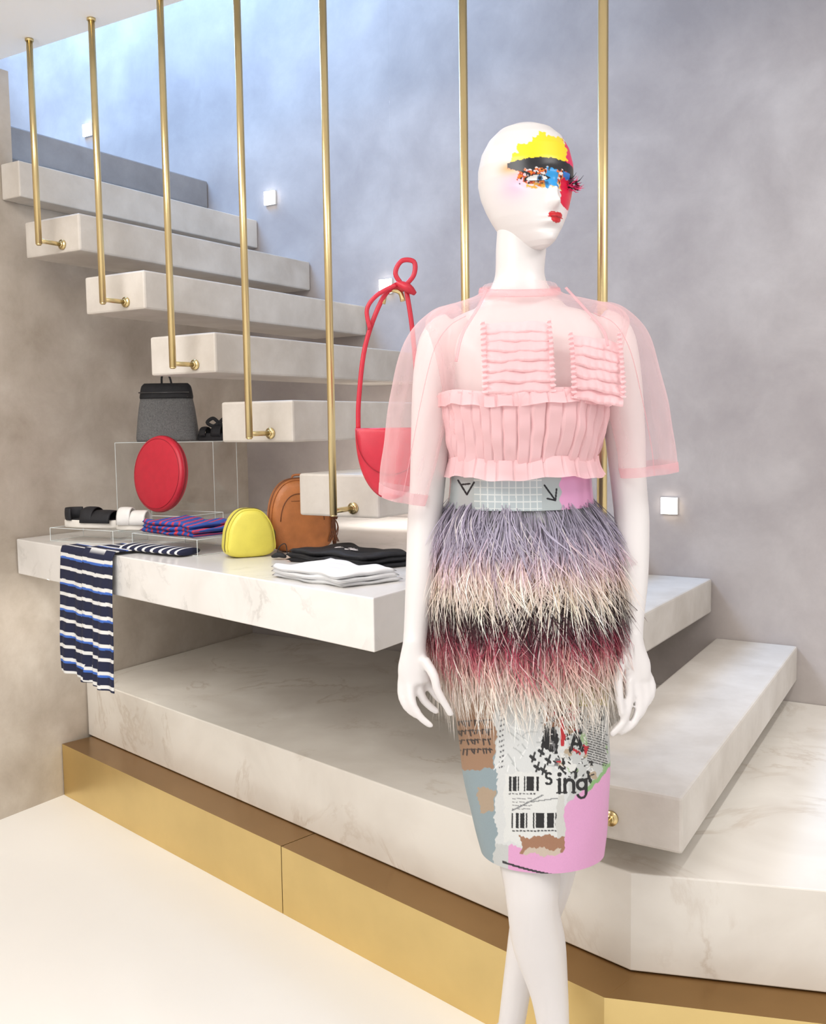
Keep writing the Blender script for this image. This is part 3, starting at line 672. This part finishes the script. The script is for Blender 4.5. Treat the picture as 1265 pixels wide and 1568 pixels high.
def dome(name,cx,cy,z,w,h,d,rot,mats,pw=2.6,pocket=False,tap=.12):
    g=Geo(); Rm=Matrix.Rotation(rot,3,'Z'); n=48; out=[]
    for k in range(n):
        a=2*math.pi*k/n; s,c=math.sin(a),math.cos(a)
        x=w/2*math.copysign(abs(c)**(2/3.0),c); zz=h/2+h/2*math.copysign(abs(s)**(2/(pw if s>0 else 6)),s)
        x*= (1-tap*(zz/h)**1.5); out.append((x,zz))
    lay=[(-d/2-.004,.78),(-d/2,.92),(-d/2+.008,.985),(-d*.2,1.01),(d*.2,1.01),(d/2-.008,.985),(d/2,.92),(d/2+.003,.78)]
    v=[];f=[]
    for yy,s in lay:
        for x,zz in out:
            p=Rm@Vector((x*s,yy,0)); v.append((cx+p.x,cy+p.y,z+max(0,h/2+(zz-h/2)*s)))
    for i in range(len(lay)-1):
        for k in range(n): f.append((i*n+k,i*n+(k+1)%n,(i+1)*n+(k+1)%n,(i+1)*n+k))
    f.append(tuple(range(n))[::-1]); f.append(tuple(range((len(lay)-1)*n,len(lay)*n)))
    g.add(v,f,0)
    for yy,s,mi,r in((-d*.22,1.012,1,.0018),(-d/2+.004,.975,0,.0022)):
        P=[]
        for k in range(-3,28):
            x,zz=out[k%n]; p=Rm@Vector((x*s,yy,0)); P.append((cx+p.x,cy+p.y,z+h/2+(zz-h/2)*s))
        g.add(*tube(P,r,6),mi)
    p=Rm@Vector((w*.47,-d*.24,0)); a=Vector((cx+p.x,cy+p.y,z+h*.55))
    g.add(*tube(spline([a,a+Vector((.004,-.004,-.012)),a+Vector((.002,-.006,-.035))],4),[.002,.002,.003,.003,.003,.003,.003,.003,.003],6),1)
    if pocket:
        P=[]
        for k in range(0,25):
            x,zz=out[k]; p=Rm@Vector((x*.70,-d/2-.0045,0)); P.append((cx+p.x,cy+p.y,z+.012+zz*.74))
        g.add(*tube(P,.0012,6),1)
        for u in(-1,1):
            pp=[Rm@Vector((w*.10*u+i*.004,-d/2-.004,0)) for i in range(-3,4)]
            g.add(*tube([(cx+p.x,cy+p.y,z+h*.70) for p in pp],.0008,5),1)
        g.add(*tube(spline([(cx-.02,cy,z+h-.004),(cx-.014,cy,z+h+.008),(cx+.014,cy,z+h+.008),(cx+.02,cy,z+h-.004)],5),.003,8),0)
        for sx in(.30,.46):
            q=[Rm@Vector((w*sx,d*.55,0)),Rm@Vector((w*(sx+.12),d*.6,0)),Rm@Vector((w*(sx+.08),-.0,0))]
            g.add(*tube(spline([(cx+q[0].x,cy+q[0].y,z+h*.8),(cx+q[1].x,cy+q[1].y,z+h*.45),(cx+q[2].x,cy+q[2].y,z+.01)],6),[(.006,.002)]*13,8),1)
        a=Rm@Vector((w*.48,-d*.50,0)); a=Vector((cx+a.x,cy+a.y,z+h*.47))
        for i in range(9):
            g.add(*tube(spline([a,a+Vector((random.uniform(-.012,.014),-.006,-.03)),a+Vector((random.uniform(-.016,.018),-.010,-.070))],4),.0014,5),1)
        g.add(*tube([a+Vector((-.006,-.004,.003)),a+Vector((.012,-.004,-.004))],.005,8),1)
    return g.obj(name,mats)
dome('yellow_mini_bag',-.445,2.655,ZT,.140,.130,.07,math.radians(24),[M_yel,simple('zip_dark',(110,100,48),.4)],1.8,False,.26)
dome('brown_leather_backpack',-.318,2.765,ZT,.184,.203,.075,math.radians(18),[M_tan,M_tand],2.2,True,.14)
g=Geo(); g.add(*tube(spline([(-.372,2.58,ZT+.008),(-.352,2.575,ZT+.013),(-.333,2.57,ZT+.008)],5),[.003,.005,.006,.007,.007,.007,.007,.007,.006,.005,.003],12)); g.add(*tube(spline([(-.36,2.58,ZT+.013),(-.35,2.58,ZT+.035),(-.335,2.58,ZT+.04),(-.33,2.575,ZT+.012)],5),.0013,6)); g.obj('black_key_fob',[M_blk])
def folded(name,corners,z,layers,th,mats,striper=None,seed=0,n=28,m=20):
    g=Geo(); rr=random.Random(seed); c0=[Vector((x,y,0)) for x,y in corners]; cen=sum(c0,Vector())/4
    for j in range(layers):
        sh=1-.02*j; off=Vector((rr.uniform(-.005,.005),rr.uniform(-.006,.006),0))
        c=[cen+(p-cen)*sh*rr.uniform(.97,1.01)+off for p in c0]
        vt=[];vb=[]
        for i in range(m+1):
            for k in range(n+1):
                u,w=k/n,i/m; p=(c[0]*(1-u)+c[1]*u)*(1-w)+(c[3]*(1-u)+c[2]*u)*w
                e=min(u,1-u,w*1.2,(1-w)*1.2); ed=min(1,e/.05); hgt=math.sqrt(max(0,1-(1-ed)**2))
                wob=.0024*math.sin(u*9+w*5+j)+.0016*math.sin(u*17-w*13+seed)
                zc=z+th*(j+.5); vt.append((p.x+wob,p.y+wob*2,zc+th*.55*hgt+wob*hgt)); vb.append((p.x+wob,p.y+wob*2,max(z+.0004,zc-th*.5*hgt)))
        f=[]
        for i in range(m):
            for k in range(n): a=i*(n+1)+k; f.append((a,a+1,a+n+2,a+n+1))
        N_=len(vt); f2=[tuple(N_+q for q in reversed(t)) for t in f]
        bd=[k for k in range(n+1)]+[i*(n+1)+n for i in range(1,m+1)]+[m*(n+1)+k for k in range(n-1,-1,-1)]+[i*(n+1) for i in range(m-1,0,-1)]
        f3=[(bd[q],bd[(q+1)%len(bd)],N_+bd[(q+1)%len(bd)],N_+bd[q]) for q in range(len(bd))]
        cols=None
        vv=vt+vb
        if striper: cols=[striper(q,n,m,j) for q in list(range(N_))+list(range(N_))]
        g.add(vv,f+f2+f3,0,cols)
    if name.startswith('folded_black'):
        a,b,c_,d_=[Vector((x,y,0)) for x,y in corners]
        for uu in np.arange(.34,.62,.045):
            for q in range(2):
                u=uu+random.uniform(0,.02); w=.35+.12*random.random(); p=(a*(1-u)+b*u)*(1-w)+(d_*(1-u)+c_*u)*w
                g.add(*tube([(p.x,p.y,z+layers*th+.003),(p.x+.010,p.y+.012*(1 if q else -.6),z+layers*th+.003)],[(.0008,.0028)]*2,6),1)
    return g.obj(name,mats)
folded('folded_white_tshirt',[(-.340,2.270),(-.160,2.095),(-.030,2.180),(-.200,2.37)],ZT,3,.010,[M_wht],seed=2)
M_pr=simple('print_white',(230,225,225),.6)
folded('folded_black_tshirt',[(-.330,2.53),(-.120,2.345),(-.00,2.42),(-.19,2.63)],ZT,3,.012,[M_blk,M_pr],seed=5)
def stripe2(q,n,m,j):
    i,k=divmod(q,n+1); s=(k/n*9.0+i/m*.7*math.sin(j)+j*.3)%1
    return linarr((208,62,78)) if s<.30 else linarr((50,86,170))
M_st=attr_mat('striped_jersey',.85)
R1=[(-.815,2.86),(-.585,2.665),(-.47,2.80),(-.70,3.02)]
def acr_box(name,poly,z0,z1,t=.003):
    g=Geo(); n=len(poly)
    v=[(x,y,z0+.0005) for x,y in poly]+[(x,y,z1) for x,y in poly]
    g.add(v,[tuple(range(n,2*n))]+[(i,(i+1)%n,n+(i+1)%n,n+i) for i in range(n)],0)
    for i in range(n):
        a,b=poly[i],poly[(i+1)%n]
        g.add(*tube([(a[0],a[1],z0+.001),(a[0],a[1],z1)],.0010,6),1); g.add(*tube([(a[0],a[1],z1),(b[0],b[1],z1)],.0010,6),1); g.add(*tube([(a[0],a[1],z0+.0015),(b[0],b[1],z0+.0015)],.0008,6),1)
    return g.obj(name,[M_acr,M_edge],smooth=False)
acr_box('acrylic_riser',R1,ZT,ZT+.045)
folded('folded_striped_shirt',[(-.80,2.865),(-.60,2.685),(-.49,2.80),(-.69,2.99)],ZT+.0465,3,.012,[M_st],stripe2,8,120,24)
R2=[(-1.135,3.085),(-.900,2.955),(-.82,3.05),(-1.07,3.20)]
acr_box('acrylic_riser',R2,ZT,ZT+.042)
R3=[(-.95,3.10),(-.69,2.98),(-.60,3.12),(-.87,3.26)]
acr_box('acrylic_riser',R3,ZT,ZT+.080)
R4=[(-.995,3.33),(-.655,3.27),(-.61,3.45),(-.93,3.52)]
acr_box('acrylic_display_box',R4,ZT,ZT+.300,.004)
g=Geo(); c=Vector((-.795,3.13,ZT+.0815+.1215)); ax=Vector((math.sin(math.radians(-38)),-math.cos(math.radians(-38)),.10)).normalized()
def disc(cen,ax,prof,n=56):
    u=ax.cross(Vector((0,0,1))).normalized(); w=u.cross(ax); v=[];f=[]
    for (h,r) in prof:
        for k in range(n): a=2*math.pi*k/n; v.append(tuple(cen+ax*h+u*(r*math.cos(a))+w*(r*math.sin(a))))
    for i in range(len(prof)-1):
        for k in range(n): f.append((i*n+k,i*n+(k+1)%n,(i+1)*n+(k+1)%n,(i+1)*n+k))
    f.append(tuple(range(n))[::-1]); f.append(tuple(range((len(prof)-1)*n,len(prof)*n))); return v,f
g.add(*disc(c,ax,[(-.016,.108),(-.014,.117),(-.008,.120),(.008,.120),(.014,.117),(.017,.108),(.018,.06)]),0)
g.add(*disc(c,ax,[(-.005,.1195),(-.005,.1212),(.005,.1212),(.005,.1195)]),1)
u=ax.cross(Vector((0,0,1))).normalized(); w=u.cross(ax)
g.add(*tube([c+ax*.0165+u*(.110*math.cos(a))+w*(.110*math.sin(a)) for a in np.linspace(0,2*math.pi,60)],.0012,6),1)
g.obj('red_round_bag',[M_red,M_redd])
zb=ZT+.3015; g=Geo(); cx,cy=-.835,3.405
S=[(zb,cx,cy,.104,.045,.045,3.),(zb+.01,cx,cy,.106,.048,.048,3.),(zb+.10,cx,cy,.096,.042,.042,3.),(zb+.145,cx,cy,.088,.036,.036,3.)]
g.add(*rings(interp_secs(S,14),48),0)
S=[(zb+.145,cx,cy,.089,.037,.037,3.),(zb+.150,cx,cy,.090,.038,.038,3.),(zb+.185,cx,cy,.084,.028,.028,3.),(zb+.197,cx,cy,.074,.012,.012,3.)]
g.add(*rings(interp_secs(S,10),48),1)
g.add(*tube([(cx-.085,cy-.037,zb+.165),(cx+.085,cy-.037,zb+.165)],.0022,8),2)
g.add(*tube(spline([(cx-.015,cy,zb+.19),(cx-.012,cy,zb+.222),(cx+.01,cy,zb+.222),(cx+.02,cy,zb+.19)],5),[(.008,.003)]*16,8),1)
g.obj('gray_tote_bag',[M_gry,M_blk,simple('zip_gray',(90,90,92),.35,.6)])
def shoe(name,x,y,z,rot,ln,mats,wide=.036,bow=False,straps=((.22,.05,.028),(-.05,.055,.012)),heel=False):
    g=Geo(); Rm=Matrix.Rotation(rot,3,'Z'); out=[]; m=40
    for k in range(m):
        a=2*math.pi*k/m; u=math.cos(a); w=wide*(1-.18*(u*-.5+.5))*math.copysign(abs(math.sin(a))**.8,math.sin(a)); out.append((ln/2*u,w))
    def lay(zz,s): return [tuple(Rm@Vector((px*s,py*s,0))+Vector((x,y,z+zz))) for px,py in out]
    v=lay(.0005,.97)+lay(.004,1)+lay(.020,1)+lay(.024,.97)
    f=[(i*m+k,i*m+(k+1)%m,(i+1)*m+(k+1)%m,(i+1)*m+k) for i in range(3) for k in range(m)]+[tuple(range(m))[::-1],tuple(range(3*m,4*m))]
    g.add(v,f,1)
    v=lay(.0242,.90)+lay(.0262,.88); f=[(k,(k+1)%m,m+(k+1)%m,m+k) for k in range(m)]+[tuple(range(m,2*m))]; g.add(v,f,0)
    for (cx,hh,wd) in straps:
        P=[]
        for a in np.linspace(0,math.pi,15): P.append(Rm@Vector((ln*cx,wide*1.02*math.cos(a),0))+Vector((x,y,z+.016+hh*math.sin(a)**.7)))
        g.add(*tube(P,[(wd,.003)]*15,10,up=tuple(Rm@Vector((1,0,0)))),0)
    if heel:
        P=[]
        for a in np.linspace(-.5*math.pi,.5*math.pi,13)+math.pi: P.append(Rm@Vector((ln*.18*math.cos(a)-ln*.28,wide*.85*math.sin(a),0))+Vector((x,y,z+.042)))
        g.add(*tube(P,[(.019,.003)]*13,10,up=(0,0,1)),0)
    if bow:
        for s in(-1,1):
            c=Rm@Vector((ln*.22,0,0))+Vector((x,y,z+.060)); g.add(*tube(spline([c,c+Vector((s*.02,0,.016)),c+Vector((s*.04,0,.002)),c+Vector((s*.02,0,-.010)),c],5),[(.006,.002)]*21,8),0)
    g.obj(name,mats)
M_sole=simple('shoe_sole',(232,227,218),.6); M_wl=simple('white_leather',(232,230,226),.4)
shoe('black_sandal',-.998,3.075,ZT+.043,math.radians(-18),.20,[M_blk,M_sole],.036,False,((.24,.036,.038),(.0,.046,.022)),True)
shoe('white_sandal',-.845,2.985,ZT+.043,math.radians(-10),.110,[M_wl,M_sole],.026,False,((.2,.040,.026),(-.2,.050,.022)))
shoe('black_bow_sandal',-.675,3.375,zb,math.radians(-15),.11,[M_blk,M_blk],.026,True,((.2,.035,.018),(-.25,.03,.012)))
# striped sweater hanging over the shelf edge
D=Vector((TL[0]-TC[0],TL[1]-TC[1],0)).normalized(); Nn=Vector((D.y,-D.x,0))
if Nn.y>0: Nn=-Nn
tc=Vector((TC[0],TC[1],0))
NAVY=linarr((28,33,62)); WH=linarr((232,232,230)); BL=linarr((64,108,196))
def sweater(q0,q1,drop,inner,off,seed,geo):
    n=60
    zt=ZT+.0045+off
    path=[(-inner,zt)]+[(-inner+(inner+.006)*t,zt) for t in np.linspace(.02,1,40)]+[(.0085+off,ZT-.002)]
    for t in np.linspace(.01,1,260): path.append((.010+off+.003*math.sin(t*3),ZT-.004-drop*t))
    v=[];cl=[];acc=0
    for i,(o,z) in enumerate(path):
        if i: acc+=math.hypot(o-path[i-1][0],z-path[i-1][1])
        for k in range(n+1):
            u=k/n; q=q0+(q1-q0)*u; hang=max(0,min(1,(ZT-z)/drop))
            fold=.012*hang*(1+math.sin(u*9+seed))*.6+.005*hang*(1+math.sin(u*21+seed*2+hang*2))
            p=tc+D*(q+.005*hang*math.sin(z*22+seed))+Nn*(o+fold); v.append((p.x,p.y,z-.006*u*hang))
            s=(acc+.0015*math.sin(u*5+seed))%.0385
            cl.append(WH if s<.010 else (BL if .010<=s<.0165 and int((acc)/.0385)%2==0 else NAVY))
    f=[]
    for i in range(len(path)-1):
        for k in range(n): a=i*(n+1)+k; f.append((a,a+1,a+n+2,a+n+1))
    geo.add(v,f,0,cl)
g=Geo(); sweater(1.345,1.15,.365,.05,.0,1.0,g); sweater(1.20,1.03,.372,.12,.006,2.4,g)
P=spline([tc+D*1.10-Nn*.08,tc+D*1.02-Nn*.095,tc+D*.93-Nn*.105,tc+D*.86-Nn*.12],30)
vv,ff=tube([Vector((p[0],p[1],ZT+.0125)) for p in P],[(.0085,.040)]*len(P),24)
cc=[]
for i in range(len(P)):
    for k in range(24): cc.append(WH if (i%12)<4 else NAVY)
g.add(vv,ff,0,cc)
so=g.obj('striped_sweater',[M_st]); md=so.modifiers.new('t','SOLIDIFY'); md.thickness=.0025; md.offset=0

# ------------------------------------------------------------------ lights
def area(name,loc,tgt,size,sy,e,col):
    l=bpy.data.lights.new(name,'AREA'); l.shape='RECTANGLE'; l.size=size; l.size_y=sy; l.energy=e; l.color=col
    o=bpy.data.objects.new(name,l); COL.objects.link(o); o.location=loc
    o.rotation_euler=(Vector(tgt)-Vector(loc)).to_track_quat('-Z','Y').to_euler(); return o
area('ceiling_lamp_a',(-1.1,.6,2.32),(-.7,1.5,0),1.5,1.2,62,(1,.975,.95))
area('ceiling_lamp_b',(1.2,.9,2.32),(1.0,1.6,0),1.0,1.0,24,(1,.965,.94))
area('ceiling_lamp_c',(-1.0,2.0,2.32),(-.9,2.6,0),.5,.5,13,(1,.96,.93))
area('stairwell_skylight',fr(2.9,.26,3.9),fr(2.0,LW,2.3),2.4,.5,135,(.27,.54,1.0))
area('under_stair_lamp',fr(1.25,.75,1.15),fr(1.3,LW,1.0),.3,.1,2.6,(1,.95,.9))
area('under_shelf_lamp',(-1.02,3.02,.765),(-1.15,3.06,0),.20,.20,1.6,(1,.97,.92))
sp=bpy.data.lights.new('landing_spot','SPOT'); sp.energy=50; sp.spot_size=math.radians(62); sp.spot_blend=.7; sp.shadow_soft_size=.04; sp.color=(1,.97,.93)
so_=bpy.data.objects.new('landing_spot',sp); COL.objects.link(so_); so_.location=(1.15,1.75,2.3); so_.rotation_euler=(Vector((1.3,2.2,.37))-Vector((1.15,1.75,2.3))).to_track_quat('-Z','Y').to_euler()
w=bpy.data.worlds.new('World'); bpy.context.scene.world=w; w.use_nodes=True
w.node_tree.nodes['Background'].inputs[0].default_value=(1.0,.99,.985,1); w.node_tree.nodes['Background'].inputs[1].default_value=.80

# ------------------------------------------------------------------ camera
cd=bpy.data.cameras.new('cam'); cam=bpy.data.objects.new('camera',cd); COL.objects.link(cam)
cd.sensor_fit='HORIZONTAL'; cd.sensor_width=36; cd.lens=36*1518.9/1265; cd.clip_start=.05
pitch,roll=.0885,.0143
Fv=Vector((0,math.cos(pitch),-math.sin(pitch))); Rv=Vector((1,0,0)); Uv=Rv.cross(Fv)
R2v=Rv*math.cos(roll)-Uv*math.sin(roll); U2v=Rv*math.sin(roll)+Uv*math.cos(roll)
m=Matrix((R2v,U2v,-Fv)).transposed().to_4x4(); m.translation=Vector((0,0,1.24)); cam.matrix_world=m
bpy.context.scene.camera=cam
bpy.context.scene.view_settings.view_transform='Standard'
bpy.context.scene.view_settings.exposure=0.06
